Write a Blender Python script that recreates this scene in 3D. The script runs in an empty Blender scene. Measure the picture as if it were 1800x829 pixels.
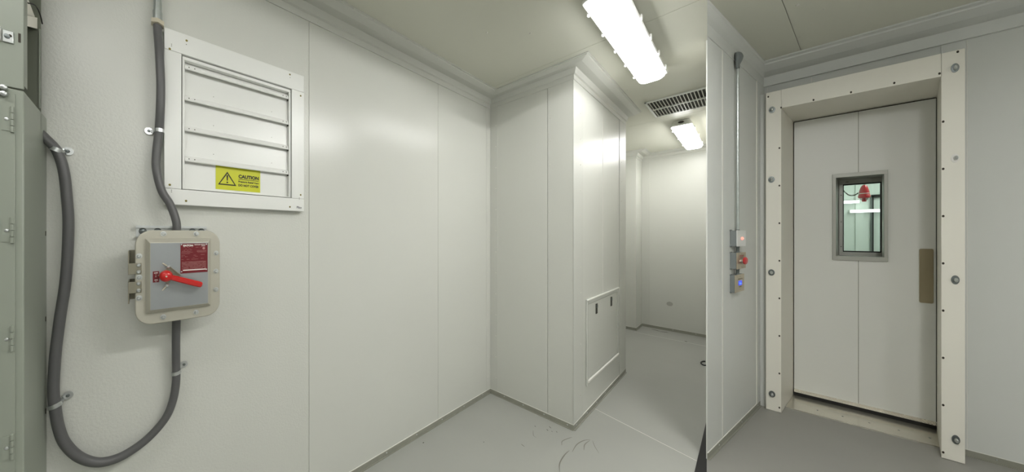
import bpy, bmesh, math, random
from mathutils import Vector, Matrix
random.seed(7)
SC = bpy.context.scene
COL = SC.collection

# ------------------------------------------------------------------ camera
# World frame: +x runs along the long left wall (away from the camera),
# +y points at that wall, z is up, floor at 0. The camera stands at the origin.
cam_d = bpy.data.cameras.new('camera')
cam = bpy.data.objects.new('camera', cam_d)
COL.objects.link(cam)
cam.location = (0, 0, 1.3)
cam.rotation_euler = (math.pi / 2, 0, -math.atan2(0.5901, 0.8073))
cam_d.sensor_fit = 'HORIZONTAL'
cam_d.sensor_width = 36
cam_d.lens = 508 / 1800 * 36
cam_d.shift_x = (900 - 621) / 1800
cam_d.shift_y = -2.5 / 1800
cam_d.clip_start = 0.02
SC.camera = cam

# ------------------------------------------------------------------ world, exposure
w = bpy.data.worlds.new('world')
SC.world = w
w.use_nodes = True
w.node_tree.nodes['Background'].inputs[0].default_value = (0.6, 0.62, 0.6, 1)
w.node_tree.nodes['Background'].inputs[1].default_value = 0.05
SC.view_settings.view_transform = 'Standard'
SC.view_settings.look = 'None'
SC.view_settings.gamma = 1
SC.view_settings.use_curve_mapping = False
SC.view_settings.exposure = 1.12
# emission of each fluorescent diffuser
LAMP = dict(near=5.8, far=11.0, rear=7.0, bay=29.0, bay_rear=17.0)  # bay and bay_rear feed added fixtures out of view
LAMP_BEYOND = 14.0


# ------------------------------------------------------------------ materials
def lin(c):
    return tuple(((x / 255) / 12.92 if x / 255 <= 0.04045 else ((x / 255 + 0.055) / 1.055) ** 2.4) for x in c)


def mat(name, rgb, rough=0.5, metal=0.0, bump=None, var=None, emit=None, spec=0.5, coat=0.0, stretch=None):
    m = bpy.data.materials.new(name)
    m.use_nodes = True
    nt = m.node_tree
    b = nt.nodes['Principled BSDF']
    c = lin(rgb)
    b.inputs['Base Color'].default_value = (*c, 1)
    b.inputs['Roughness'].default_value = rough
    b.inputs['Metallic'].default_value = metal
    b.inputs['Specular IOR Level'].default_value = spec
    b.inputs['Coat Weight'].default_value = coat
    tc = nt.nodes.new('ShaderNodeTexCoord')
    src = tc.outputs['Object']
    if stretch:
        mp = nt.nodes.new('ShaderNodeMapping')
        mp.inputs['Scale'].default_value = stretch
        nt.links.new(src, mp.inputs[0])
        src = mp.outputs[0]
    if bump:
        n = nt.nodes.new('ShaderNodeTexNoise')
        n.inputs['Scale'].default_value = bump[0]
        n.inputs['Detail'].default_value = 3
        nt.links.new(src, n.inputs['Vector'])
        bp = nt.nodes.new('ShaderNodeBump')
        bp.inputs['Strength'].default_value = bump[1]
        bp.inputs['Distance'].default_value = bump[2] if len(bump) > 2 else 0.002
        nt.links.new(n.outputs['Fac'], bp.inputs['Height'])
        nt.links.new(bp.outputs[0], b.inputs['Normal'])
    if var:
        n = nt.nodes.new('ShaderNodeTexNoise')
        n.inputs['Scale'].default_value = var[0]
        n.inputs['Detail'].default_value = 5
        nt.links.new(src, n.inputs['Vector'])
        mx = nt.nodes.new('ShaderNodeMix')
        mx.data_type = 'RGBA'
        k = var[1]
        mx.inputs[6].default_value = (*[x * (1 - k) for x in c], 1)
        mx.inputs[7].default_value = (*[min(1, x * (1 + k)) for x in c], 1)
        nt.links.new(n.outputs['Fac'], mx.inputs[0])
        nt.links.new(mx.outputs[2], b.inputs['Base Color'])
    if emit:
        b.inputs['Emission Color'].default_value = (*emit[0], 1)
        b.inputs['Emission Strength'].default_value = emit[1]
    return m


M = {}
M['paint'] = mat('off white wall paint', (210, 211, 204), 0.34, bump=(260, 0.16, 0.0012), var=(2.0, 0.02))
M['paint_rough'] = mat('off white orange peel paint', (210, 211, 204), 0.30, bump=(120, 0.5, 0.002), var=(2.0, 0.02))
M['paint_gloss'] = mat('glossy off white wall paint', (210, 211, 204), 0.25, bump=(260, 0.16, 0.0012), var=(2.0, 0.02))
M['trim'] = mat('off white trim paint', (207, 208, 201), 0.38, bump=(150, 0.05, 0.001))
M['caulk'] = mat('pale sealant', (232, 231, 224), 0.5)
M['ceil'] = mat('ceiling paint', (214, 214, 201), 0.42, bump=(60, 0.04, 0.002))
M['nook'] = mat('cool white panel paint', (216, 218, 214), 0.38, bump=(220, 0.14, 0.001))
M['floor'] = mat('light grey floor coating', (165, 166, 160), 0.36, bump=(25, 0.05, 0.002), var=(3, 0.05))
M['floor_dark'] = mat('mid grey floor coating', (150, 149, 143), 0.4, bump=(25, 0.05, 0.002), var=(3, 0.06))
M['base'] = mat('grey base angle', (150, 150, 138), 0.45, 0.05, var=(30, 0.12))
M['cream'] = mat('cream door casing', (240, 237, 226), 0.42, bump=(200, 0.05, 0.001))
M['leaf'] = mat('white door skin', (236, 237, 232), 0.34, bump=(180, 0.2, 0.0012))
M['ventw'] = mat('white powder coat', (234, 235, 231), 0.3, bump=(90, 0.03, 0.001))
M['rivet'] = mat('painted rivet', (222, 221, 212), 0.35)
M['dark'] = mat('dark screw', (52, 46, 34), 0.5, 0.3)
M['brass'] = mat('yellowed brass screw', (120, 108, 52), 0.4, 0.7)
M['zinc'] = mat('zinc plated steel', (205, 208, 208), 0.3, 0.9, var=(60, 0.12))
M['zincd'] = mat('dull zinc steel', (120, 126, 126), 0.38, 0.85, var=(60, 0.15))
M['galv'] = mat('galvanised pipe', (196, 202, 200), 0.32, 0.8, var=(40, 0.2))
M['nut'] = mat('yellow chromate nut', (216, 208, 188), 0.35, 0.5)
M['flex'] = mat('grey flexible conduit jacket', (92, 92, 92), 0.42)
M['alu'] = mat('cast aluminium beige', (190, 187, 174), 0.42, 0.35, bump=(200, 0.05, 0.001), var=(12, 0.04))
M['alub'] = mat('bare aluminium face', (164, 168, 170), 0.36, 0.55, var=(9, 0.12), stretch=(1, 1, 0.25))
M['hinge'] = mat('hinge steel', (150, 146, 130), 0.38, 0.6)
M['red'] = mat('red enamel', (196, 22, 20), 0.28, coat=0.4)
M['redd'] = mat('dark red plate', (112, 16, 27), 0.4)
M['redpl'] = mat('red plastic', (206, 32, 44), 0.3)
M['white'] = mat('white print', (240, 238, 232), 0.5)
M['whitep'] = mat('white box cover', (236, 237, 235), 0.35)
M['black'] = mat('black rubber', (14, 14, 13), 0.6)
M['ink'] = mat('black ink', (30, 30, 24), 0.55)
M['inkb'] = mat('navy ink', (48, 44, 72), 0.55)
M['inkr'] = mat('red ink', (176, 40, 40), 0.55)
M['yellow'] = mat('yellow green sticker', (206, 208, 34), 0.4)
M['cab'] = mat('grey green cabinet paint', (150, 156, 144), 0.38, bump=(60, 0.04, 0.001), var=(3, 0.03))
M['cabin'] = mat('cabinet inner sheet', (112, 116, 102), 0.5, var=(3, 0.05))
M['boxg'] = mat('grey cast box', (128, 134, 134), 0.42, 0.25, bump=(80, 0.1, 0.001))
M['plate'] = mat('brushed champagne plate', (196, 184, 160), 0.36, 0.5)
M['bronze'] = mat('brushed bronze steel', (168, 157, 132), 0.34, 0.7, var=(6, 0.22), stretch=(1, 1, 0.4))
M['steel'] = mat('brushed steel sill', (222, 218, 206), 0.2, 0.8, var=(30, 0.05))
M['tread'] = mat('bright diamond plate', (242, 239, 232), 0.22, 0.9)
M['gframe'] = mat('grey window frame', (182, 183, 176), 0.4, 0.2)
M['beyond'] = mat('pale green white wall', (222, 230, 222), 0.5)
M['grille'] = mat('light grille slat', (196, 196, 184), 0.4)
M['shaft'] = mat('dark duct', (58, 58, 50), 0.7)
M['scuff'] = mat('grey scuff', (128, 126, 116), 0.6)
M['scuffd'] = mat('dark scuff', (80, 78, 70), 0.7)
for k_, v_ in LAMP.items():
    M['diff_' + k_] = mat('lit diffuser ' + k_, (245, 245, 245), 0.4, emit=((1.0, 0.995, 0.975), v_))
M['diffb'] = mat('lit strip beyond the door', (245, 245, 245), 0.4, emit=((0.95, 1.0, 0.98), LAMP_BEYOND))
M['tube'] = mat('lit fluorescent tube', (245, 245, 245), 0.4, emit=((0.95, 1.0, 0.98), 1.3))
M['led'] = mat('lit red indicator', (255, 120, 100), 0.3, emit=((1.0, 0.2, 0.15), 0.9))
M['blue'] = mat('lit blue screen', (10, 20, 140), 0.3, emit=((0.004, 0.02, 0.6), 0.7))
M['bluel'] = mat('lit pale icon', (90, 130, 255), 0.3, emit=((0.08, 0.22, 1.0), 0.7))

g = bpy.data.materials.new('clear glass')
g.use_nodes = True
nt = g.node_tree
for n in list(nt.nodes):
    if n.type == 'BSDF_PRINCIPLED':
        nt.nodes.remove(n)
tr = nt.nodes.new('ShaderNodeBsdfTransparent')
tr.inputs[0].default_value = (0.93, 0.97, 0.95, 1)
gl = nt.nodes.new('ShaderNodeBsdfGlossy')
gl.inputs['Roughness'].default_value = 0.03
fr = nt.nodes.new('ShaderNodeFresnel')
fr.inputs[0].default_value = 1.45
mx = nt.nodes.new('ShaderNodeMixShader')
nt.links.new(fr.outputs[0], mx.inputs[0])
nt.links.new(tr.outputs[0], mx.inputs[1])
nt.links.new(gl.outputs[0], mx.inputs[2])
nt.links.new(mx.outputs[0], nt.nodes['Material Output'].inputs[0])
M['glass'] = g


# ------------------------------------------------------------------ geometry helpers
class G:
    """collects polygons in a local (a, b, c) frame; build() links them as ONE mesh object"""

    def __init__(s, frame=None):
        s.v, s.f, s.fr = [], [], frame

    def add(s, vs, fs):
        o = len(s.v)
        s.v += [tuple(p) for p in vs]
        s.f += [tuple(i + o for i in q) for q in fs]
        return s

    def box(s, a0, a1, b0, b1, c0, c1):
        return s.add([(a0, b0, c0), (a1, b0, c0), (a1, b1, c0), (a0, b1, c0), (a0, b0, c1), (a1, b0, c1), (a1, b1, c1), (a0, b1, c1)],
                     [(0, 3, 2, 1), (4, 5, 6, 7), (0, 1, 5, 4), (1, 2, 6, 5), (2, 3, 7, 6), (3, 0, 4, 7)])

    def loft(s, rings, cap=True):
        n = len(rings[0])
        vs = [p for r in rings for p in r]
        fs = []
        for k in range(len(rings) - 1):
            for i in range(n):
                j = (i + 1) % n
                fs.append((k * n + i, k * n + j, (k + 1) * n + j, (k + 1) * n + i))
        if cap:
            fs.append(tuple(range(n - 1, -1, -1)))
            fs.append(tuple((len(rings) - 1) * n + i for i in range(n)))
        return s.add(vs, fs)

    def prism_ac(s, poly, b0, b1):      # polygon in the wall plane, extruded out of it
        return s.loft([[(a, b0, c) for a, c in poly], [(a, b1, c) for a, c in poly]])

    def prism_z(s, poly, c0, c1):       # plan polygon, extruded up
        return s.loft([[(a, b, c0) for a, b in poly], [(a, b, c1) for a, b in poly]])

    def prism_a(s, poly, a0, a1):       # (b, c) profile, extruded along a
        return s.loft([[(a0, b, c) for b, c in poly], [(a1, b, c) for b, c in poly]])

    def ring_ac(s, outer, inner, b0, b1):   # rectangular ring in the wall plane
        o, i = outer, inner
        s.box(o[0], o[1], b0, b1, i[3], o[3])
        s.box(o[0], o[1], b0, b1, o[2], i[2])
        s.box(o[0], i[0], b0, b1, i[2], i[3])
        s.box(i[1], o[1], b0, b1, i[2], i[3])
        return s

    def tube(s, path, r, seg=12, cap=True):
        path = [Vector(p) for p in path]
        rings = []
        up = Vector((0.13, 0.97, 0.21)).normalized()
        for k, p in enumerate(path):
            t = (path[min(k + 1, len(path) - 1)] - path[max(k - 1, 0)]).normalized()
            u = (up - t * up.dot(t))
            if u.length < 1e-4:
                u = Vector((1, 0, 0)) - t * t.x
            u.normalize()
            up = u
            w_ = t.cross(u)
            rr = r(k) if callable(r) else r
            rings.append([tuple(p + (u * math.cos(2 * math.pi * i / seg) + w_ * math.sin(2 * math.pi * i / seg)) * rr) for i in range(seg)])
        return s.loft(rings, cap)

    def lathe(s, prof, org, axis=(0, 1, 0), seg=16, sc=(1, 1, 1)):
        """prof: (radius, distance along axis); sc scales the finished shape about org"""
        ax = Vector(axis).normalized()
        u = Vector((0, 0, 1)) if abs(ax.z) < 0.9 else Vector((1, 0, 0))
        u = (u - ax * u.dot(ax)).normalized()
        w_ = ax.cross(u)
        rings = []
        for r, d in prof:
            ring = []
            for i in range(seg):
                a = 2 * math.pi * (i + 0.5) / seg
                q = ax * d + (u * math.cos(a) + w_ * math.sin(a)) * max(r, 1e-5)
                ring.append((org[0] + q.x * sc[0], org[1] + q.y * sc[1], org[2] + q.z * sc[2]))
            rings.append(ring)
        return s.loft(rings)

    def build(s, name, m, parent=None, bevel=0.0, smooth=35, kind=None, label=None):
        fr = s.fr
        vs = [fr(*p) for p in s.v] if fr else s.v
        me = bpy.data.meshes.new(name)
        me.from_pydata(vs, [], s.f)
        bm = bmesh.new()
        bm.from_mesh(me)
        bmesh.ops.recalc_face_normals(bm, faces=bm.faces)
        bm.to_mesh(me)
        bm.free()
        if smooth:
            for p in me.polygons:
                p.use_smooth = True
            me.set_sharp_from_angle(angle=math.radians(smooth))
        me.materials.append(M[m] if isinstance(m, str) else m)
        o = bpy.data.objects.new(name, me)
        COL.objects.link(o)
        if bevel:
            md = o.modifiers.new('bevel', 'BEVEL')
            md.width = bevel
            md.segments = 2
            md.limit_method = 'ANGLE'
            md.angle_limit = math.radians(40)
        setp(o, parent)
        if kind:
            o['kind'] = kind
        if label:
            o['label'] = label
        return o


def setp(o, parent):
    if parent is not None:
        o.parent = parent
        if parent.type == 'EMPTY':
            o.matrix_parent_inverse = Matrix.Translation(parent.location).inverted()


def put(o, loc, parent):          # a further copy of a small part, sharing its mesh
    c = o.copy()
    COL.objects.link(c)
    c.location = loc
    setp(c, parent)
    return c


def thing(name, label, cat, loc=(0, 0, 0), group=None):
    o = bpy.data.objects.new(name, None)
    COL.objects.link(o)
    o.location = loc
    o.empty_display_size = 0.05
    return tag(o, label, cat, group)


def tag(o, label, cat, group=None):
    o['label'] = label
    o['category'] = cat
    if group:
        o['group'] = group
    return o


def struct(o, label=None):
    o['kind'] = 'structure'
    if label:
        o['label'] = label
    return o


def root_struct(name, label, loc=(0, 0, 0)):
    o = bpy.data.objects.new(name, None)
    COL.objects.link(o)
    o.location = loc
    o.empty_display_size = 0.05
    return struct(o, label)


def rrect(a0, a1, c0, c1, r, n=6):
    out = []
    for (ca, cc, t0) in ((a1 - r, c1 - r, 0), (a0 + r, c1 - r, 90), (a0 + r, c0 + r, 180), (a1 - r, c0 + r, 270)):
        for k in range(n + 1):
            t = math.radians(t0 + 90 * k / n)
            out.append((ca + r * math.cos(t), cc + r * math.sin(t)))
    return out


def smooth_path(pts, n=12):
    pts = [Vector(p) for p in pts]
    P = [pts[0]] + pts + [pts[-1]]
    out = []
    for i in range(1, len(P) - 2):
        a, b, c, d = P[i - 1], P[i], P[i + 1], P[i + 2]
        for k in range(n):
            t = k / n
            out.append(0.5 * ((2 * b) + (c - a) * t + (2 * a - 5 * b + 4 * c - d) * t * t + (3 * b - a - 3 * c + d) * t ** 3))
    out.append(pts[-1])
    return out


def resample(path, step):
    out = [path[0]]
    acc = 0
    for i in range(len(path) - 1):
        a, b = path[i], path[i + 1]
        L = (b - a).length
        d = step - acc
        while d <= L:
            out.append(a + (b - a) * (d / L))
            d += step
        acc = (acc + L) % step
    out.append(path[-1])
    return out


def text(txt, frame, a, b, c, width, height, m, parent, name='lettering', bold=0.0, thick=0.0006, centre=False):
    """flat lettering lying in a wall frame: left/bottom at (a, c), front at depth b"""
    cu = bpy.data.curves.new('lettering', 'FONT')
    cu.body = txt
    cu.size = 1.0
    cu.offset = bold
    cu.resolution_u = 3
    o = bpy.data.objects.new('lettering', cu)
    COL.objects.link(o)
    dg = bpy.context.evaluated_depsgraph_get()
    me = bpy.data.meshes.new_from_object(o.evaluated_get(dg))
    bpy.data.objects.remove(o)
    xs = [v.co.x for v in me.vertices]
    ys = [v.co.y for v in me.vertices]
    x0, x1, y0, y1 = min(xs), max(xs), min(ys), max(ys)
    for v in me.vertices:
        v.co = Vector(frame(a + (v.co.x - x0) / (x1 - x0) * width, b, c + (v.co.y - y0) / (y1 - y0) * height))
    me.materials.clear()
    me.materials.append(M[m])
    ob = bpy.data.objects.new(name, me)
    COL.objects.link(ob)
    setp(ob, parent)
    return ob


# wall frames: (along, out of the wall, up) -> world
YL = 1.258          # left wall
XB = 2.315          # face of the boxed projection
YB = 0.688          # its side along the passage
XE = 3.69           # its far end
XW = 3.918          # door wall
XD = 4.253          # door leaf
XF = 5.75           # far back wall
ZC = 2.424          # ceiling of the long room
ZN = 2.57           # ceiling of the door bay
D3 = (0.9867, -0.1625)
PC = (3.918, -0.069)       # corner of partition and door wall
PE = (2.640, 0.1414)       # free end of the partition
FL = lambda a, b, c: (a, YL - b, c)
FB = lambda a, b, c: (XB - b, a, c)
FS = lambda a, b, c: (a, YB - b, c)
FP = lambda a, b, c: (PC[0] + a * D3[0], PC[1] + a * D3[1] - b, c)
FD = lambda a, b, c: (XW - b, -a, c)
FK = lambda a, b, c: (XF - b, a, c)
SL = PE[1] / PE[0]         # slope of the line where the two ceilings and floors meet
bl = lambda x: x * SL      # y of that line at x
X0, Y0 = -2.0, -2.2        # rear wall and side wall behind the camera

# ------------------------------------------------------------------ floors
f = G().prism_z([(X0 - .1, bl(X0 - .1)), PE, (XF + .1, PE[1]), (XF + .1, YL + .1), (X0 - .1, YL + .1)], -0.08, 0).build('floor', 'floor', smooth=0)
struct(f, 'light grey coated floor running past the boxed projection')
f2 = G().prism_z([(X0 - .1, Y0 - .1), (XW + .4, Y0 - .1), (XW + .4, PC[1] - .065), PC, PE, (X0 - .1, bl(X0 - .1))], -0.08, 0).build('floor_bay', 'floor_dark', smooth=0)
struct(f2, 'darker grey floor in front of the door')
G().prism_z([(2.728, YB - .012), (2.732, YB - .012), (2.574, .172), (2.570, .172)], 0, 0.0008).build('joint_strip', 'caulk', f, smooth=0)
G().prism_z([(5.30, .9), (5.304, .9), (5.304, .172), (5.30, .172)], 0, 0.0008).build('joint_strip', 'caulk', f, smooth=0)


def ribbon(pts, wd, m, parent, name='scuff_mark'):
    p = smooth_path([(x, y, 0) for x, y in pts], 6)
    q = G()
    L_, R_ = [], []
    for i, a in enumerate(p):
        t = (p[min(i + 1, len(p) - 1)] - p[max(i - 1, 0)]).normalized()
        n = Vector((-t.y, t.x, 0))
        ww = wd * (0.25 + 0.75 * math.sin(math.pi * (i + .3) / (len(p) - .4)))
        L_.append(a + n * ww)
        R_.append(a - n * ww)
    vs = [(v.x, v.y, 0.0007) for v in L_ + R_]
    n = len(p)
    q.add(vs, [(i, i + 1, n + i + 1, n + i) for i in range(n - 1)])
    return q.build(name, m, parent, smooth=0)


for pts, wd, m in (
        ([(2.09, .680), (2.137, .692), (2.206, .676), (2.225, .667)], .0022, 'scuff'),
        ([(2.078, .623), (2.174, .628), (2.253, .614), (2.295, .592)], .0026, 'scuff'),
        ([(2.151, .586), (2.214, .599), (2.283, .592)], .0022, 'scuff'),
        ([(2.297, .582), (2.245, .558), (2.193, .525)], .0016, 'scuff'),
        ([(1.847, .611), (1.916, .634), (2.014, .641), (2.078, .637)], .0026, 'scuff'),
        ([(2.097, .845), (2.046, .822), (2.039, .801)], .0016, 'scuff'),
        ([(2.230, .800), (2.217, .783)], .0022, 'scuffd'),
        ([(2.183, .796), (2.171, .784)], .0022, 'scuffd'),
        ([(2.155, .859), (2.150, .850)], .0025, 'scuffd'),
        ([(2.189, .771), (2.183, .763)], .0018, 'scuffd'),
        ([(2.211, .751), (2.201, .742)], .0020, 'scuffd'),
        ([(1.900, .833), (1.893, .811)], .0030, 'scuff'),
        ([(5.661, .79), (5.643, .744), (5.62, .704)], .010, 'scuffd'),
        ([(5.60, .70), (5.63, .66), (5.646, .629)], .010, 'scuffd'),
        ([(5.35, .46), (5.33, .44)], .01, 'scuffd')):
    ribbon(pts, wd, m, f)
for x, y, r, m in ((3.28, -.52, .006, 'whitep'), (2.62, -.33, .010, 'scuff'), (2.52, -.22, .004, 'scuffd'), (3.10, -.66, .003, 'scuffd'), (1.73, .98, .004, 'scuffd'), (1.42, 1.2, .006, 'scuffd')):
    G().lathe([(r, 0), (r * .7, .0012), (0, .0014)], (x, y, 0), (0, 0, 1), 7, (1, .55, 1)).build('floor_speck', m, f2 if y < 0 else f, smooth=0)

# ------------------------------------------------------------------ ceilings
c = G().prism_z([(X0 - .1, bl(X0 - .1)), PE, (XF + .1, PE[1]), (XF + .1, YL + .1), (X0 - .1, YL + .1)], ZC + .006, ZN + .1).build('ceiling', 'caulk', smooth=0)
struct(c, 'off white panelled ceiling over the long room')
for xa, xb in ((X0, .55), (.553, 2.158), (2.161, 4.10), (4.103, XF)):
    lo = lambda x: max(bl(x), PE[1]) if x > PE[0] else bl(x)
    poly = [(xa, lo(xa)), (xb, lo(xb)), (xb, YL), (xa, YL)]
    if xa < PE[0] < xb:
        poly.insert(1, PE)
    G().prism_z(poly, ZC, ZC + .006).build('ceiling_panel', 'ceil', c, smooth=0)
c2 = G().prism_z([(X0 - .1, Y0 - .1), (XW, Y0 - .1), (XW, PC[1]), PE, (X0 - .1, bl(X0 - .1))], ZN + .006, ZN + .1).build('ceiling_bay', 'caulk', smooth=0)
struct(c2, 'off white panelled ceiling over the door bay')
# the joint of the bay ceiling runs towards the door wall
G().prism_z([(X0, -.02 + bl(X0) * 0 - .10), (2.80, -.1055), (XW, -.2425), (XW, PC[1]), PE, (X0, bl(X0))], ZN, ZN + .006).build('ceiling_panel', 'ceil', c2, smooth=0)
G().prism_z([(X0, -.123), (2.80, -.1085), (XW, -.2455), (XW, Y0), (X0, Y0)], ZN, ZN + .006).build('ceiling_panel', 'ceil', c2, smooth=0)
for x, y in ((1.55, .86), (1.75, .72), (3.05, .56)):
    G().lathe([(.006, 0), (.004, -.004), (0, -.005)], (x, y, ZC), (0, 0, 1), 8).build('screw', 'rivet', c)
for x, y in ((2.93, -.16), (3.2, -.42)):
    G().lathe([(.012, 0), (.009, -.003), (0, -.004)], (x, y, ZN), (0, 0, 1), 8, (1, .5, 1)).build('screw', 'rivet', c2)


# ------------------------------------------------------------------ walls
def rivets(frame, cols, parent, z0, z1, step, r=.0042, sa=1.0):
    q = G(frame)
    for a, b in cols:
        z = z0
        while z < z1:
            q.lathe([(r, 0), (r * .8, .0014), (r * .3, .0024)], (a, b, z), (0, 1, 0), 7, (sa, 1, 1))
            z += step
    return q.build('rivets', 'rivet', parent, kind='stuff')


wl = G(FL).box(X0, XB, -.12, -.004, 0, ZC).build('wall_left', 'caulk', smooth=0)
struct(wl, 'long off white panelled wall with the vent and the switch')
for a0, a1, m in ((X0, .6515, 'paint_rough'), (.6547, 1.6388, 'paint_gloss'), (1.6418, XB, 'paint_gloss')):
    G(FL).box(a0, a1, -.004, 0, 0, ZC).build('wall_panel', m, wl, smooth=0)
G(FL).box(2.258, XB, 0, .002, .03, 2.335).build('corner_strip', 'trim', wl, smooth=0, bevel=.0008)
rivets(FL, [(2.272, .002)], wl, .14, 2.3, .17)

wb = root_struct('wall_projection', 'boxed wall projection beside the passage', (XB + .6, YL - .3, 0))
G().box(XB + .004, XE, YB + .004, YL, 0, ZC).build('wall_core', 'caulk', wb, smooth=0)
G(FB).box(.8390, YL, -.004, 0, 0, ZC).build('wall_panel', 'paint', wb, smooth=0)
G().box(XB, XE, YB, YB + .004, 0, ZC).build('wall_panel', 'paint', wb, smooth=0)
G(FB).box(YB, .8365, -.004, 0.0015, .03, ZC).build('corner_strip', 'trim', wb, smooth=0)
G(FB).box(1.194, YL - .002, 0, .002, .03, 2.335).build('corner_strip', 'trim', wb, smooth=0, bevel=.0008)
G(FS).box(XB - .0015, 2.50, -.001, .0015, .03, ZC).build('corner_strip', 'trim', wb, smooth=0)
G(FS).box(3.47, XE, 0, .003, .03, 2.335).build('corner_strip', 'trim', wb, smooth=0, bevel=.001)
G(FS).box(2.970, 2.976, 0, .001, .836, 2.332).build('sealant_bead', 'caulk', wb, smooth=0)
rivets(FB, [(.823, .0015)], wb, .14, 2.3, .165)
rivets(FB, [(1.208, .002)], wb, .14, 2.3, .17)
rivets(FS, [(2.45, .0015), (3.53, .003)], wb, .19, 2.3, .177, .005)

wa = root_struct('wall_recess', 'short far wall step beyond the projection', (5.45, 1.1, 0))
G().box(5.40, XF, .90, YL + .1, 0, ZC).build('wall_panel', 'paint', wa, smooth=0)
wf = root_struct('wall_back', 'far end wall of the passage', (XF + .04, .5, 0))
G().box(XF, XF + .1, PE[1] - .2, .90, 0, ZC).build('wall_panel', 'paint', wf, smooth=0)
G(FK).box(.82, .899, 0, .003, .03, 2.335).build('corner_strip', 'trim', wf, smooth=0, bevel=.001)
G(FK).lathe([(.03, .0), (.022, .0006), (.0, .0008)], (.629, 0, .365), (0, 1, 0), 14).build('smudge', mat('faint grey smudge', (176, 176, 168), 0.5), wf)
wx = G().box(XE, 5.40, YL, YL + .1, 0, ZC).build('wall_passage', 'paint', smooth=0)
struct(wx, 'hidden side wall of the passage behind the projection')

wp = G().prism_z([PE, (PC[0], PC[1] + .004), (PC[0] + .02, -.02), (XF, -.02), (XF, PE[1])], 0, ZN).build('wall_partition', 'caulk', smooth=0)
struct(wp, 'narrow panelled wall left of the door')
for a0, a1 in ((-1.2952, -1.020), (-1.012, 0)):
    G(FP).box(a0, a1, -.004, 0.0005, 0, ZN).build('wall_panel', 'nook', wp, smooth=0)
G(FP).box(-.208, -.001, 0, .003, .03, 2.445).build('corner_strip', 'nook', wp, smooth=0, bevel=.001)
rivets(FP, [(-.145, .003)], wp, .15, 2.4, .19, .004, 1.6)

wd = root_struct('wall_door', 'panelled wall around the cream door casing', (XW + .1, -.9, 0))
G(FD).box(.069, .150, -.30, 0, 0, ZN).build('wall_panel', 'nook', wd, smooth=0)
G(FD).box(.150, .690, -.30, 0, 2.235, ZN).build('wall_panel', 'nook', wd, smooth=0)
G(FD).box(.753, -Y0, -.30, 0, 0, ZN).build('wall_panel', 'nook', wd, smooth=0)
G(FD).box(.690, .7535, -.012, .003, 0, ZN).build('corner_strip', 'nook', wd, smooth=0)
G().prism_z([(3.80, -.0495), (3.80, -.0755), (XW, -.0755), (XW, -.069)], 0.001, 2.36).build('corner_strip', 'nook', wd, smooth=0)  # added filler, closes the slot beside the casing that would fall dark
G(FD).box(.757, .759, 0, .0012, .03, 2.44).build('sealant_bead', 'caulk', wd, smooth=0)
for a in (.085, .268):
    G(FD).box(a, a + .002, 0, .0012, 2.36, 2.44).build('sealant_bead', 'caulk', wd, smooth=0)

wr = G().box(X0 - .1, X0, Y0, YL, 0, ZN).build('wall_rear', 'paint', smooth=0)
struct(wr, 'rear wall behind the camera')
wside = G().box(X0, XW + .3, Y0 - .1, Y0, 0, ZN).build('wall_right', 'nook', smooth=0)
struct(wside, 'right side wall behind the camera')


# ------------------------------------------------------------------ cove trims
def cove(name, pts, ins, prof, m, label, ends=(0, 0)):
    """one straight cove: pts = plan ends, ins = unit vectors that carry the profile at each end"""
    q = G()
    rings = []
    for (px, py), (vx, vy) in zip(pts, ins):
        rings.append([(px + vx * d, py + vy * d, z) for d, z in prof])
    q.loft(rings)
    return struct(q.build(name, m, smooth=0), label)


PR = [(0, 2.332), (.004, 2.332), (.0045, 2.364), (.013, 2.368), (.021, 2.402), (.064, 2.402), (.098, 2.414), (.1, 2.4185), (.109, 2.4185), (.109, ZC), (0, ZC)]
t1 = cove('trim_1', [(X0, YL), (XB, YL)], [(0, -1), (-1, -1)], PR, 'trim', 'cove trim along the top of the long left wall')
t2 = cove('trim_2', [(XB, YL), (XB, YB)], [(-1, -1), (-1, -1)], PR, 'trim', 'cove trim along the top of the projection face')
t3 = cove('trim_3', [(XB, YB), (XE, YB)], [(-1, -1), (0, -1)], PR, 'trim', 'cove trim along the passage side of the projection')
t4 = cove('trim_4', [(5.40, YL), (5.40, .90)], [(-1, 0), (-1, -1)], PR, 'trim', 'cove trim on the far wall step')
t5 = cove('trim_5', [(5.40, .90), (XF, .90)], [(-1, -1), (-1, -1)], PR, 'trim', 'short cove trim on the return of the far step')
t6 = cove('trim_6', [(XF, .90), (XF, PE[1])], [(-1, -1), (-1, 0)], PR, 'trim', 'cove trim along the top of the far end wall')
q = G(FL)
for k in range(14):
    q.lathe([(.0035, 0), (.002, .002)], (.25 + k * .15, .004, 2.345), (0, 1, 0), 6)
q.build('rivets', 'rivet', t1, kind='stuff')
q = G()
for k in range(12):
    q.lathe([(.004, 0), (.002, -.002)], (.72 + k * .13, YL - .104, 2.4185), (0, 0, 1), 6)
q.build('rivets', 'rivet', t1, kind='stuff')
PN = lambda k, kz: [(0, 2.445), (.10 * k, 2.445), (.14 * k, 2.512), (.55 * k, 2.522), (.86 * k, 2.548), (.88 * k, 2.556), (k, 2.561), (k, ZN), (0, ZN)]
pk, dk = .041, .25       # how far the cove reaches out along each wall of the bay


def bay_cove(name, segs, label):
    q = G()
    q.loft(segs)
    return struct(q.build(name, 'nook', smooth=0), label)


cor = [(PC[0] - D3[0] * dk * t / 1.0, PC[1] - D3[1] * dk * t - pk * t, z) for t, z in PN(1.0, 0)]
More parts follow.
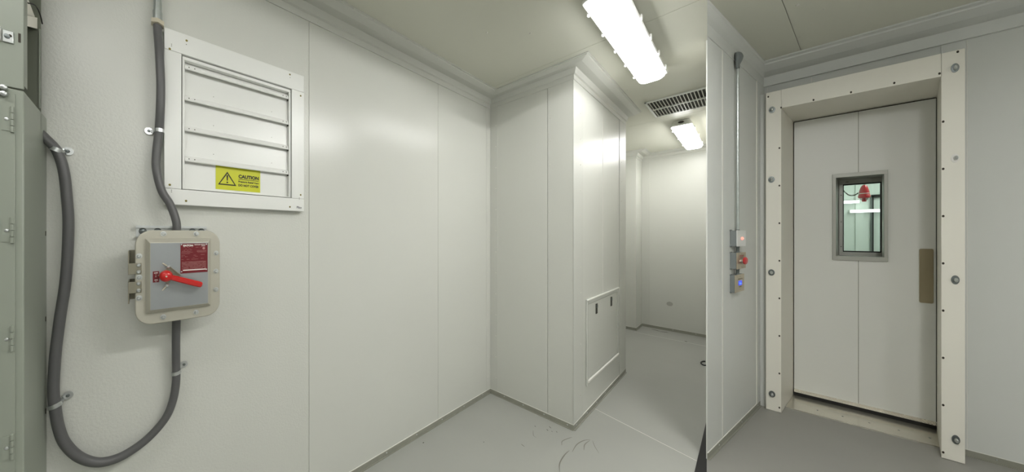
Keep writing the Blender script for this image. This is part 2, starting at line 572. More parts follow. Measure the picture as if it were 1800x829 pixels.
# the free end is cut on the line where the two ceilings meet
endp = [(PE[0] - pk * t * 4.65 * D3[0], PE[1] - pk * t * 4.65 * D3[1] - pk * t, z) for t, z in PN(1.0, 0)]
endd = [(XW - dk * t, Y0, z) for t, z in PN(1.0, 0)]
t7 = bay_cove('trim_7', [endp, cor], 'cove trim along the top of the narrow wall left of the door')
t8 = bay_cove('trim_8', [cor, endd], 'cove trim above the door casing')
q = G()
for k in range(6):
    q.lathe([(.008, 0), (.004, -.003)], (XW - dk * .94, -.16 - k * .12, 2.5585), (0, 0, 1), 6, (1, .5, 1))
for k in range(7):
    x = 2.75 + k * .16
    q.lathe([(.008, 0), (.004, -.003)], (x, PC[1] - (x - PC[0]) * -.1647 - pk * .94, 2.5585), (0, 0, 1), 6, (1, .4, 1))
q.build('rivets', 'rivet', t8, kind='stuff')
G(FP).box(-1.026, -1.008, .0005, .0015, .036, 2.445).build('sealant_bead', 'caulk', wp, smooth=0)
G(FP).box(-.222, -.206, .0005, .0035, .036, 2.445).build('sealant_bead', 'caulk', wp, smooth=0)


# ------------------------------------------------------------------ baseboards
def baseboard(name, frame, a0, a1, h, label, screws, sa=1.0):
    o = G(frame).prism_a([(0, 0), (.010, 0), (.010, .004), (.0035, .004), (.0035, h), (0, h)], a0, a1).build(name, 'base', smooth=0)
    struct(o, label)
    G(frame).box(a0, a1, 0, .0026, h, h + .0035).build('sealant_bead', 'caulk', o, smooth=0)
    q = G(frame)
    for a in screws:
        q.lathe([(.0045, 0), (.0035, .002), (.001, .003)], (a, .0035, h * .62), (0, 1, 0), 8, (sa, 1, 1))
    q.build('screws', 'zinc', o, kind='stuff')
    return o


baseboard('baseboard_left', FL, -.231, XB - .003, .032, 'grey metal base angle under the long left wall', [.9 + k * .26 for k in range(6)])
baseboard('baseboard_projection', FB, YB - .003, YL - .003, .034, 'grey metal base angle under the projection face', [.72, .86, 1.0, 1.14])
baseboard('baseboard_passage', FS, XB, XE, .034, 'grey metal base angle along the passage side of the projection', [2.36 + k * .22 for k in range(6)])
baseboard('baseboard_step', lambda a, b, c: (5.40 - b, a, c), .90, YL, .036, 'grey metal base angle on the far wall step', [1.0])
baseboard('baseboard_return', lambda a, b, c: (a, .90 - b, c), 5.40, XF, .036, 'short grey base angle on the far return', [5.5])
baseboard('baseboard_back', FK, PE[1], .895, .036, 'grey metal base angle under the far end wall', [.2, .4, .6])
baseboard('baseboard_partition', FP, -1.2952, -.122, .036, 'grey metal base angle left of the door', [-.62, -.2, -1.1], 1.6)
baseboard('baseboard_door', FD, .724, -Y0, .036, 'grey metal base angle right of the door', [.83, .94, 1.1, 1.4], .5)

# ------------------------------------------------------------------ electrical cabinet (left edge)
t = thing('electrical_cabinet', 'tall grey green steel electrical cabinet at the left edge', 'cabinet', (-.49, YL - .105, 0))
CX0, CX1, CF = -.80, -.2336, .21
G(FL).box(CX0, CX1, .001, CF, 0.0, 1.652).build('lower_body', 'cab', t, bevel=.003)
d_ = G(FL).box(CX0 + .01, -.2475, CF, CF + .003, .06, 1.64).build('lower_door', 'cab', t, bevel=.001)
for z in (1.575, 1.3096, 1.0504, .7912):
    hh = G(FL).box(-.2685, -.2535, CF + .003, CF + .0045, z - .027, z + .027).build('hinge', 'cab', t)
    q = G(FL)
    for k in range(4):
        q.tube([(-.2515, CF + .006, z - .030 + k * .0155), (-.2515, CF + .006, z - .0158 + k * .0155)], .0034, 10)
    q.build('hinge_barrel', 'cab', hh)
    G(FL).lathe([(.0042, 0), (.0036, .0015), (.0015, .0025)], (-.2605, CF + .0045, z), (0, 1, 0), 12).build('screw', 'zinc', hh)
# open-sided upper section
G(FL).box(CX0, CX1, CF - .004, CF, 1.655, 2.40).build('upper_front', 'cab', t, bevel=.0015)
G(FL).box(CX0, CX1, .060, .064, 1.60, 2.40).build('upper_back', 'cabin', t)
G(FL).box(CX1 - .003, CX1, CF - .026, CF - .004, 1.665, 2.40).build('side_flange', 'cab', t)
G(FL).box(CX1 - .003, CX1, .060, .068, 1.660, 1.885).build('side_flange', 'cab', t)
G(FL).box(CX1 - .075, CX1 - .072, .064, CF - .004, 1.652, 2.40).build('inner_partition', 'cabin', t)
G(FL).box(CX0, CX0 + .003, .060, CF, 1.652, 2.40).build('upper_end', 'cab', t)
G(FL).box(CX0, CX1, .060, CF, 2.397, 2.40).build('upper_top', 'cab', t)
br = G(FL).prism_a([(.068, 1.883), (.160, 1.837), (CF - .026, 1.826), (CF - .026, 1.855), (.160, 1.865), (.068, 1.914)], CX1 - .008, CX1 - .006).build('bracket', 'cream', t, label='cream bracket plate inside the open side')
for b_, zz in ((.172, 1.838), (.172, 1.852)):
    G(lambda a, b, c: (CX1 - .006 + b, YL - a, c)).lathe([(.0035, 0), (.002, .002)], (b_, 0, zz), (0, 1, 0), 8).build('screw', 'dark', br)
G(FL).prism_a([(.060, 1.918), (.100, 1.897), (.160, 1.865), (CF - .026, 1.855), (CF - .026, 1.93), (.13, 1.93)], CX1 - .014, CX1 - .012).build('curved_guard', 'cream', t)
G(FL).tube(smooth_path([(CX1 + .008, CF + .004, 1.868), (CX1 + .009, .159, 1.897), (CX1 + .009, .118, 1.900), (CX1 + .008, .090, 1.890)]), .0016, 8).build('cable', 'black', t)
lp = G(FL).box(-.2676, -.2495, CF, CF + .004, 1.759, 1.787).build('latch_plate', 'zinc', t, bevel=.001)
G(FL).lathe([(.0052, 0), (.005, .002), (.002, .003)], (-.2600, CF + .004, 1.773), (0, 1, 0), 12).build('lock_screw', 'zincd', lp)
G(FL).lathe([(.003, 0), (.0025, .002)], (-.2550, CF + .004, 1.776), (0, 1, 0), 10).build('lock_screw', 'dark', lp)
G(FL).box(-.275, -.2695, CF, CF + .010, 1.759, 1.790).build('latch_tab', 'whitep', lp)
G(FL).box(-.2428, -.2388, CF, CF + .0012, 1.7675, 1.789).build('slot', 'dark', t)
for z in (1.6476, 1.6327):
    q = G(FL)
    q.lathe([(.004, 0), (.0065, .003), (.006, .010), (.002, .012)], (-.2640, CF + .003, z), (0, 1, 0), 12)
    q.lathe([(.003, 0), (.0052, .002), (.005, .008), (.002, .010)], (-.2735, CF + .003, z + .002), (0, 1, 0), 12)
    q.build('wing_knob', 'zinc', t)
G(FL).lathe([(.0028, 0), (.0015, .0006)], (-.2545, CF, 1.6335), (0, 1, 0), 10).build('hole', 'dark', t)
for z in (1.5865, 1.3034, 1.0476, .7714):
    G(lambda a, b, c: (CX1 + b, YL - a, c)).box(.013, .017, 0, .0012, z - .007, z + .007).build('side_slot', 'dark', t)

# ------------------------------------------------------------------ flexible conduits on the left wall
R_C = .0135


def ringed(path, r):
    p = resample(smooth_path(path, 14), .0024)
    return p, (lambda k: r * (1.0 + (.012 if k % 2 else -.012)))


lo = [(-.2500, .03, 1.606), (-.2318, .03, 1.586), (-.2068, .03, 1.5516), (-.1921, .03, 1.4936), (-.1847, .03, 1.4077), (-.1815, .03, 1.3209), (-.1872, .03, 1.1682), (-.2, .03, 1.0478), (-.2098, .03, .9385), (-.214, .03, .8385),
      (-.2104, .03, .7827), (-.2032, .03, .7201), (-.1884, .03, .6632), (-.1567, .03, .6081), (-.1161, .03, .5733), (-.0696, .03, .5633), (-.0201, .03, .5754), (.0277, .03, .6037), (.0694, .03, .6485), (.0909, .03, .7034),
      (.1000, .03, .7684), (.0995, .033, .85), (.0985, .045, .92), (.0975, .066, .99), (.0975, .07, 1.022)]
p, rr = ringed(lo, R_C)
t = thing('flexible_conduit', 'grey flexible conduit looping from the cabinet to the underside of the switch', 'conduit', (-.07, YL - .03, .55))
G(FL).tube(p, rr, 12).build('jacket', 'flex', t)
G(FL).lathe([(.017, -.012), (.017, .0), (.016, .003)], (.0975, .07, 1.022), (0, 0, 1), 12).build('end_fitting', 'zincd', t)
up = [(.0442, .03, 2.040), (.0448, .03, 2.01), (.0472, .036, 1.973), (.0496, .044, 1.917), (.0527, .047, 1.830), (.0520, .044, 1.745), (.0482, .031, 1.6654), (.0405, .03, 1.5757), (.0410, .040, 1.5220), (.0557, .048, 1.4532),
      (.0808, .056, 1.4040), (.0975, .067, 1.345), (.0985, .07, 1.302)]
p, rr = ringed(up, R_C)
t = thing('flexible_conduit', 'grey flexible conduit dropping from a steel pipe to the top of the switch', 'conduit', (.05, YL - .03, 1.3))
G(FL).tube(p, rr, 12).build('jacket', 'flex', t)
q = G(FL).tube([(.0442, .03, 2.050), (.0442, .03, ZC)], .0130, 16)
q.lathe([(.0150, 0), (.0150, .03), (.0142, .031)], (.0442, .03, 2.052), (0, 0, 1), 16)
q.build('steel_pipe', 'galv', t, label='galvanised steel pipe')
G(FL).lathe([(.0165, -.006), (.0215, -.004), (.0215, .010), (.0165, .013)], (.0442, .03, 2.040), (0, 0, 1), 6).build('lock_nut', 'nut', t, label='hexagonal lock nut')
text('.(E).', FL, .0470, .0438, 1.962, .007, .006, 'ink', t, name='print')


def clamp(cx, cz, wx, wz, ang, label):
    t = thing('conduit_clamp', label, 'clamp', (wx, YL - .01, wz), 'conduit clamps on the left wall')
    ca, sa = math.cos(ang), math.sin(ang)
    # the strap hugs the conduit, whose local direction is (sa, ca) in the wall plane
    q = G(FL)
    n = 14
    r0, r1, hw = R_C + .0006, R_C + .0024, .0062
    rings = []
    for i in range(n + 1):
        a = math.pi * (-.05 + 1.1 * i / n)
        ring = []
        for rr_, ww in ((r0, -hw), (r1, -hw), (r1, hw), (r0, hw)):
            u = math.cos(a) * rr_
            ring.append((cx + u * ca + ww * -sa, .03 + math.sin(a) * rr_, cz + u * sa + ww * ca))
        rings.append(ring)
    q.loft(rings)
    q.build('strap', 'zinc', t)
    dx, dz = wx - cx, wz - cz
    L = math.hypot(dx, dz)
    dx, dz = dx / L, dz / L
    px, pz = -dz * .006, dx * .006
    e = (cx + dx * R_C, cz + dz * R_C)
    q = G(FL)
    q.loft([[(e[0] + px, .030, e[1] + pz), (e[0] - px, .030, e[1] - pz), (e[0] - px, .027, e[1] - pz), (e[0] + px, .027, e[1] + pz)],
            [(e[0] + px + dx * .003, .008, e[1] + pz + dz * .003), (e[0] - px + dx * .003, .008, e[1] - pz + dz * .003), (e[0] - px + dx * .001, .002, e[1] - pz + dz * .001), (e[0] + px + dx * .001, .002, e[1] + pz + dz * .001)],
            [(wx + px, .004, wz + pz), (wx - px, .004, wz - pz), (wx - px, .001, wz - pz), (wx + px, .001, wz + pz)]])
    q.lathe([(.0085, .001), (.0085, .004)], (wx, 0, wz), (0, 1, 0), 16)
    q.build('foot', 'zinc', t)
    G(FL).lathe([(.0125, .004), (.0125, .0056), (.004, .0058)], (wx, 0, wz), (0, 1, 0), 20).build('washer', 'zinc', t)
    G(FL).lathe([(.005, .0056), (.0048, .009), (.003, .0105)], (wx, 0, wz), (0, 1, 0), 6).build('screw', 'zincd', t)


clamp(.0485, 1.6654, .0195, 1.6661, .05, 'zinc clamp on the upper conduit beside the vent frame')
clamp(-.2068, 1.5530, -.1860, 1.5600, -.35, 'zinc clamp where the conduit leaves the cabinet')
clamp(-.2108, .7900, -.1865, .7990, .25, 'zinc clamp low on the conduit beside the cabinet')
clamp(.1000, .8000, .1275, .8130, .1, 'zinc clamp on the conduit below the switch')

# ------------------------------------------------------------------ pressure relief vent
t = thing('pressure_relief_vent', 'white louvred pressure relief vent in a square frame on the left wall', 'vent', (.336, YL - .015, 1.408))
OA, OB, OC, OD = .0635, .612, 1.408, 2.040
IA, IB, IC, ID = .117, .551, 1.466, 1.9635
G(FL).box(OA, OB, 0, .03, ID, OD).build('frame_board', 'ventw', t, bevel=.002)
G(FL).box(OA, OB, 0, .03, OC, IC).build('frame_board', 'ventw', t, bevel=.002)
G(FL).box(OA, IA, 0, .0298, IC + .0006, ID - .0006).build('frame_board', 'ventw', t, bevel=.001)
G(FL).box(IB, OB, 0, .0298, IC + .0006, ID - .0006).build('frame_board', 'ventw', t, bevel=.001)
G(FL).ring_ac((IA + .003, IB - .003, IC + .003, ID - .004), (IA + .0105, IB - .0105, IC + .006, ID - .016), .001, .0235).build('inner_frame', 'ventw', t, bevel=.001)
G(FL).box(IA, IB, .0, .001, IC, ID).build('backing', 'shaft', t)
zb = [1.9475, 1.9190, 1.8030, 1.6890, 1.5755, 1.4690]
A0, A1 = IA + .0115, IB - .0115
for i in range(5):
    zt, z0 = zb[i] + (.014 if i else 0), zb[i + 1]
    if i < 4:
        prof = [(.0015, zt), (.0030, zt), (.0090, z0 + .020), (.0175, z0 + .012), (.0205, z0 + .001), (.0190, z0 - .0025), (.0170, z0 - .0005), (.0155, z0 + .010), (.0070, z0 + .018)]
    else:
        prof = [(.0015, zt), (.0030, zt), (.0055, z0 + .08), (.0055, z0), (.0035, z0)]
    bl_ = G(FL).prism_a(prof, A0, A1).build('louvre_blade', 'ventw', t, smooth=20)
    if i < 4:
        q = G(FL)
        for a in (A0 + .014, A0 + .033, A1 - .026, A1 - .010):
            q.lathe([(.0024, 0), (.0016, .0016)], (a, .0180, z0 + .008), (0, 1, 0), 8)
        q.build('rivets', 'dark', bl_, kind='stuff')
        q = G(FL)
        for a in (A0 + .10, A1 - .075):
            q.lathe([(.0017, 0), (.001, .0008)], (a, .0078, z0 + .042), (0, 1, 0), 6)
        q.build('dimples', 'base', bl_, kind='stuff')
        G(FL).box(A1 - .003, A1 + .004, .008, .016, z0 - .007, z0 - .001).build('pivot_clip', 'shaft', bl_)
for a, z in ((.1334, 2.0176), (.0805, 1.9671), (.5417, 2.0255), (.5950, 1.9440), (.0805, 1.4789), (.1316, 1.4245), (.5950, 1.4841), (.5417, 1.4254)):
    G(FL).lathe([(.0040, 0), (.0036, .0010), (.0012, .0014)], (a, .03, z), (0, 1, 0), 10).build('screw', 'brass', t)
q = G(FL)
for a, z in ((.1325, 2.003), (.086, 1.986), (.086, 1.980), (.5425, 2.012), (.588, 1.470), (.588, 1.464), (.086, 1.460), (.086, 1.454)):
    q.lathe([(.0016, 0), (.001, .0005)], (a, .03, z), (0, 1, 0), 6)
q.build('pin_holes', 'dark', t, kind='stuff')
text('Pilco', FL, .5750, .0305, 1.4200, .024, .011, 'inkb', t, name='maker_print', bold=.02)
S0, S1, T0, T1 = .2365, .4145, 1.4815, 1.5790
sg = G(FL).box(S0, S1, .0056, .0066, T0, T1).build('caution_sticker', 'yellow', t, label='yellow sticker reading CAUTION Pressure Relief Vent DO NOT COVER')
q = G(FL)
cxs, tb, tt, th = S0 + .0435, T0 + .019, T0 + .074, .035
tri = [(cxs - th, tb), (cxs + th, tb), (cxs, tt)]
inn = [(cxs - th * .80, tb + .0045), (cxs + th * .80, tb + .0045), (cxs, tt - .0085)]
for i in range(3):
    j = (i + 1) % 3
    q.prism_ac([tri[i], tri[j], inn[j], inn[i]], .0066, .0072)
q.prism_ac([(cxs - .0032, tb + .041), (cxs + .0032, tb + .041), (cxs + .0018, tb + .0185), (cxs - .0018, tb + .0185)], .0066, .0072)
q.lathe([(.0033, .0066), (.0033, .0072)], (cxs, 0, tb + .0115), (0, 1, 0), 12)
q.build('warning_triangle', 'ink', sg)
text('CAUTION', FL, S0 + .0870, .0072, T0 + .0525, .0840, .0155, 'ink', sg, bold=.05)
G(FL).box(S0 + .087, S0 + .171, .0066, .0072, T0 + .0475, T0 + .0495).build('underline', 'ink', sg)
text('Pressure Relief Vent', FL, S0 + .0870, .0072, T0 + .0350, .0840, .0080, 'ink', sg, bold=.03)
text('DO NOT COVER', FL, S0 + .0870, .0072, T0 + .0190, .0840, .0098, 'ink', sg, bold=.04)

# ------------------------------------------------------------------ strut channel and disconnect switch
t = thing('strut_channel', 'slotted steel strut channel behind the top of the switch', 'bracket', (.093, YL - .01, 1.292))
G(FL).prism_a([(0, 1.292), (.0205, 1.292), (.0205, 1.3005), (.0185, 1.3005), (.0185, 1.294), (.002, 1.294), (.002, 1.3295), (.0185, 1.3295), (.0185, 1.323), (.0205, 1.323), (.0205, 1.3315), (0, 1.3315)], -.017, .2025).build('channel', 'zinc', t, smooth=0)
for a in (.002, .045, .155, .186):
    q = G(FL)
    q.lathe([(.012, .002), (.012, .006), (.006, .007), (.006, .013), (.002, .014)], (a, 0, 1.312), (0, 1, 0), 10)
    q.build('channel_bolt', 'zincd', t)

t = thing('disconnect_switch', 'beige cast metal switch enclosure with a red rotary handle', 'switch', (.105, YL - .07, 1.012))
G(FL).prism_ac(rrect(-.004, .214, 1.026, 1.300, .036), .0206, .118).build('enclosure_body', 'alu', t)
G(FL).prism_ac(rrect(-.0178, .2271, 1.012, 1.314, .046, 8), .118, .130).build('cover_flange', 'alu', t, bevel=.003)
o_, i_ = (.009, .1955, 1.0505, 1.2880), (.0205, .1855, 1.0620, 1.2740)
rc = lambda r, d: [(r[0], d, r[2]), (r[1], d, r[2]), (r[1], d, r[3]), (r[0], d, r[3])]
cv = G(FL).loft([rc(o_, .1295), rc(o_, .138), rc(i_, .152)]).build('raised_cover', 'alu', t, bevel=.0015)
G(FL).box(i_[0] + .001, i_[1] - .001, .1515, .1526, i_[2] + .001, i_[3] - .001).build('cover_face', 'alub', cv)
b0 = None
for a, z in ((.0567, 1.3026), (.1513, 1.3027), (.2152, 1.2336), (.2143, 1.1690), (.2143, 1.1028), (.1508, 1.0319), (.0559, 1.0314), (-.0075, 1.2327), (-.0075, 1.1663), (-.0075, 1.1012)):
    loc = FL(a, .130, z)
    if b0 is None:
        q = G(lambda a_, b_, c_: (a_, -b_, c_))
        q.lathe([(.0080, 0), (.0080, .0015), (.0055, .0018), (.0055, .0060), (.004, .0075)], (0, 0, 0), (0, 1, 0), 6)
        q.lathe([(.0085, 0), (.0085, .0012)], (0, 0, 0), (0, 1, 0), 16)
        b0 = q.build('bolt', 'zinc', t)
        b0.location = loc
    else:
        put(b0, loc, t)
for z0, z1, l0, l1, bz in ((1.1765, 1.2110, 1.1765, 1.2490, (1.2045, 1.1835)), (1.1180, 1.1535, 1.0865, 1.1535, (1.1470, 1.1255))):
    hg = G(FL).box(-.0350, -.0012, .130, .1335, z0, z1).build('hinge', 'hinge', t, bevel=.0008)
    q = G(FL)
    q.box(-.0350, -.0322, .050, .1330, l0, l1)
    q.box(-.0350, -.0190, .050, .0528, l0, l1)
    q.build('hinge_leaf', 'hinge', hg)
    for z in bz:
        G(FL).lathe([(.0062, 0), (.006, .0025), (.0035, .005)], (-.0085, .1335, z), (0, 1, 0), 8).build('hinge_bolt', 'zinc', hg)
# dark red rating plate
N0, N1, P0, P1 = .1022, .1832, 1.1715, 1.2700
np_ = G(FL).box(N0, N1, .1526, .1538, P0, P1).build('rating_plate', 'redd', t, label='dark red rating plate with small white print')
text('EATON', FL, N0 + .008, .1542, P1 - .0098, .0285, .0066, 'white', np_, bold=.055)
text('CROUSE-HINDS', FL, N0 + .040, .1542, P1 - .0058, .033, .0034, 'white', np_, bold=.03)
text('SERIES', FL, N0 + .062, .1542, P1 - .0098, .011, .0026, 'white', np_, bold=.02)
q = G(FL)
rnd = random.Random(3)


def dashes(a0, a1, z, h, dens, mn=.0012, mxl=.004):
    a = a0
    while a < a1:
        L = rnd.uniform(mn, mxl)
        if rnd.random() < dens:
            q.box(a, min(a + L, a1), .1538, .1541, z, z + h)
        a += L + rnd.uniform(.0006, .0014)


for z, a0, a1, dn in ((.0132, .008, .062, .7), (.0185, .005, .03, .7), (.0220, .005, .034, .5), (.0258, .005, .03, .8), (.0295, .003, .036, 1), (.0340, .003, .028, 1), (.0245, .048, .077, 1), (.0272, .048, .077, 1), (.0302, .05, .076, 1),
                      (.0400, .003, .013, 1), (.0400, .038, .046, 1), (.0385, .060, .072, 1), (.0440, .003, .02, .8), (.0440, .038, .05, .8), (.0475, .036, .048, .8), (.0530, .003, .009, 1), (.0530, .018, .026, 1), (.0530, .032, .052, .8), (.0515, .060, .068, 1)):
    dashes(N0 + a0, N0 + a1, P1 - z, .0008, dn)
for k in range(12):
    dashes(N0 + .004, N0 + .076, P1 - .0610 - k * .0022, .0008, .93, .001, .003)
q.lathe([(.0042, .1538), (.0042, .1541)], (N0 + .069, 0, P1 - .0165), (0, 1, 0), 14)
q.build('small_print', mat('faint rose print', (190, 140, 136), 0.5), np_, kind='stuff')
G(FL).box(N0 + .007, N1 - .006, .1538, .1543, P0 + .0085, P0 + .0118).build('white_bar', 'white', np_)
for a, z in ((N0 + .003, P1 - .003), (N1 - .004, P1 - .003), (N0 + .003, P0 + .006), (N1 - .004, P0 + .009)):
    G(FL).lathe([(.0026, 0), (.002, .0010)], (a, .1538, z), (0, 1, 0), 10).build('rivet', 'zinc', np_)
op = G(FL).box(.0272, .0440, .1526, .1538, 1.1492, 1.1842).build('position_plate', 'redd', t, label='small dark red OFF ON plate')
text('OFF', FL, .0305, .1542, 1.1765, .0102, .0044, 'white', op, bold=.02)
text('ON', FL, .0315, .1542, 1.1545, .0085, .0044, 'white', op, bold=.02)
G(FL).lathe([(.0018, 0), (.001, .001)], (.0350, .1538, 1.1672), (0, 1, 0), 8).build('rivet', 'zinc', op)
for z in (1.1728, 1.1515):
    G(FL).lathe([(.0010, 0), (.0010, .0004)], (.0355, .1538, z), (0, 1, 0), 6).build('index_dot', 'white', op)
# handle with its stop bracket
hb = G(FL).prism_ac([(.0400, 1.170), (.0600, 1.189), (.0720, 1.199), (.1040, 1.1680), (.1000, 1.1640), (.0790, 1.1560), (.0700, 1.1430), (.0620, 1.1430), (.0560, 1.1600)], .1526, .1560).build('stop_bracket', 'hinge', t, bevel=.0006)
G(FL).prism_ac([(.0720, 1.199), (.1040, 1.168), (.1025, 1.1662), (.0705, 1.1972)], .1560, .1650).build('bracket_rib', 'hinge', hb)
for (a0, z0), (a1, z1) in (((.0525, 1.2090), (.0710, 1.1955)), ((.0515, 1.1230), (.0680, 1.1420))):
    G(FL).tube([(a0, .163, z0), (a1, .163, z1)], .0021, 8).build('stop_rod', 'nut', hb)
    m_ = (a1 * .8 + a0 * .2, z1 * .8 + z0 * .2)
    G(FL).lathe([(.0056, -.006), (.0056, .003), (.003, .005)], (m_[0], .163, m_[1]), (0, 1, 0), 6).build('stop_bolt', 'zinc', hb)
hd = G(FL).lathe([(.0100, .1560), (.0175, .1600), (.0185, .1700), (.0170, .1790), (.0120, .1850), (.0050, .1872)], (.0615, 0, 1.1690), (0, 1, 0), 24).build('handle_hub', 'red', t, label='red rotary handle hub')
ax_, az_ = (.1636 - .0615), (1.1310 - 1.1690)
L_ = math.hypot(ax_, az_)
ax_, az_ = ax_ / L_, az_ / L_
rings = []
for tt_, hw_, d0_, d1_ in ((.012, .0075, .163, .180), (.020, .0082, .164, .182), (.05, .0088, .166, .185), (.095, .0092, .168, .187), (.104, .0085, .1685, .1865), (.107, .006, .171, .184)):
    c0 = (.0615 + ax_ * tt_, 1.1690 + az_ * tt_)
    ring = []
    for k in range(12):
        a = 2 * math.pi * k / 12
        cu_ = max(-1, min(1, 1.25 * math.cos(a))) * hw_
        dd = (d0_ + d1_) / 2 + max(-1, min(1, 1.25 * math.sin(a))) * (d1_ - d0_) / 2
        ring.append((c0[0] - az_ * cu_, dd, c0[1] + ax_ * cu_))
    rings.append(ring)
G(FL).loft(rings).build('handle_grip', 'red', hd)
G(FL).tube([(.0615 + ax_ * .105, .178, 1.1690 + az_ * .105), (.0615 + ax_ * .1145, .179, 1.1690 + az_ * .1145)], .0018, 8).build('grip_pin', 'zinc', hd)
G(FL).lathe([(.0028, .1865), (.0026, .1885), (.001, .1892)], (.0615, 0, 1.1690), (0, 1, 0), 10).build('hub_screw', 'nut', hd)


# ------------------------------------------------------------------ ceiling light fixtures
def fixture(x0, x1, y0, y1, zc, label, dm, clips=5, logo=False):
    t = thing('ceiling_light', label, 'ceiling light', ((x0 + x1) / 2, (y0 + y1) / 2, zc - .08), 'sealed fluorescent ceiling lights')
    G().loft([[(x, y, zc) for x, y in rrect(x0 + .03, x1 - .03, y0 + .02, y1 - .02, .02)],
              [(x, y, zc - .035) for x, y in rrect(x0 + .015, x1 - .015, y0 + .006, y1 - .006, .02)],
              [(x, y, zc - .048) for x, y in rrect(x0 + .006, x1 - .006, y0 + .003, y1 - .003, .02)]]).build('housing', 'ventw', t)
    G().loft([[(x, y, zc - .047) for x, y in rrect(x0, x1, y0, y1, .022)], [(x, y, zc - .060) for x, y in rrect(x0, x1, y0, y1, .022)]]).build('rim', 'ventw', t, bevel=.003)
    G().loft([[(x, y, zc - .060) for x, y in rrect(x0 + .012, x1 - .012, y0 + .010, y1 - .010, .02)],
              [(x, y, zc - .078) for x, y in rrect(x0 + .014, x1 - .014, y0 + .012, y1 - .012, .03)],
              [(x, y, zc - .088) for x, y in rrect(x0 + .022, x1 - .022, y0 + .022, y1 - .022, .03)]]).build('diffuser', dm, t)
    for k in range(clips):
        x = x0 + (x1 - x0) * (k + .5) / clips
        for y, s_ in ((y0, -1), (y1, 1)):
            G().box(x - .009, x + .009, min(y, y + s_ * .006), max(y, y + s_ * .006), zc - .066, zc - .040).build('clip', 'ventw', t, bevel=.001)
    if logo:
        G(lambda a, b, c: (x0 + .008 - b, a, c)).lathe([(.02, 0), (.018, .004)], ((y0 + y1) / 2, 0, zc - .026), (0, 1, 0), 16, (1, 1, .55)).build('end_plug', 'shaft', t)
    return t


fixture(1.635, 2.815, .315, .458, ZC, 'large lit fluorescent ceiling light beside the projection', 'diff_near')
fixture(4.24, 5.42, .317, .463, ZC, 'lit ceiling light at the far end of the passage beyond the grille', 'diff_far', 3, True)
fixture(-1.35, -.17, .315, .458, ZC, 'lit fluorescent ceiling light behind the camera', 'diff_rear')
fixture(.85, 2.03, -.62, -.475, ZN, 'added fluorescent ceiling light over the door bay, out of view', 'diff_bay')  # added unseen fixture, placed to light the door and its recess
fixture(-.45, .73, -1.42, -1.275, ZN, 'added fluorescent ceiling light over the rear of the door bay, out of view', 'diff_bay_rear')  # second added unseen fixture, evens out the light on the walls

# ------------------------------------------------------------------ ceiling grille
t = thing('ceiling_grille', 'off white ceiling air grille with two rows of slats', 'air grille', (3.71, .33, ZC - .014))
gx0, gx1, gy0, gy1 = 3.455, 3.955, .150, .525
q = G()
for a in ((gx0, gx1, gy0, gy0 + .014), (gx0, gx1, gy1 - .014, gy1), (gx0, gx0 + .018, gy0, gy1), (gx1 - .018, gx1, gy0, gy1)):
    q.box(a[0], a[1], a[2], a[3], ZC - .012, ZC)
q.build('frame', 'ventw', t, bevel=.002)
G().box(gx0 + .01, gx1 - .01, gy0 + .01, gy1 - .01, ZC - .0015, ZC - .0005).build('duct_opening', 'shaft', t)
G().box((gx0 + gx1) / 2 - .008, (gx0 + gx1) / 2 + .008, gy0 + .014, gy1 - .014, ZC - .013, ZC - .002).build('centre_bar', 'ventw', t)
s0 = None
for row in ((gx0 + .018, (gx0 + gx1) / 2 - .008), ((gx0 + gx1) / 2 + .008, gx1 - .018)):
    for k in range(18):
        y = gy0 + .026 + k * .0190
        loc = (row[0], y, ZC)
        if s0 is None:
            Ls = row[1] - row[0]
            s0 = G().prism_a([(-.0035, -.0125), (.0018, -.0125), (.0048, -.002), (-.0005, -.002)], 0, Ls).build('slat', 'grille', t, smooth=0)
            s0.location = loc
        else:
            put(s0, loc, t)

# ------------------------------------------------------------------ access panel on the projection
t = thing('access_panel', 'off white access hatch with two dark latches low on the projection', 'hatch', (2.985, YB - .01, .22))
G(FS).ring_ac((2.565, 3.41, .215, .835), (2.60, 3.385, .255, .800), 0.0015, .008).build('frame', 'trim', t, bevel=.0015)
G(FS).box(2.606, 3.380, .0015, .0045, .260, .795).build('hatch_door', 'paint', t, bevel=.001)
G(FS).box(2.566, 3.409, .008, .016, .826, .835).build('top_lip', 'caulk', t)
G(FS).prism_a([(.008, .238), (.014, .240), (.014, .252), (.008, .256)], 2.585, 3.40).build('bottom_lip', 'caulk', t, smooth=0)
for a in (2.790, 3.190):
    lt = G(FS).box(a - .020, a + .020, .0045, .0075, .699, .776).build('latch', 'shaft', t, bevel=.002)
    G(FS).box(a - .010, a + .016, .0075, .0105, .744, .766).build('latch_tongue', 'zincd', lt)

# ------------------------------------------------------------------ passage floor: cable loop, rubber strip
pts = [(4.57 + .07 * math.cos(a), .262 + .022 * math.sin(a), .006) for a in [k * math.pi / 8 for k in range(0, 15)]]
cl = G().tube(smooth_path(pts, 4), .0055, 8).build('cable_loop', 'black')
tag(cl, 'small loop of black cable on the floor at the end of the passage', 'cable')
rs = G().prism_z([(1.70, bl(1.70) + .0015), (2.64, bl(2.64) + .0015), (XF - .02, PE[1] + .002), (XF - .02, .170), (1.70, .176)], 0, .003).build('rubber_strip', 'black', smooth=0)
tag(rs, 'black rubber strip on the floor along the narrow wall', 'floor strip')

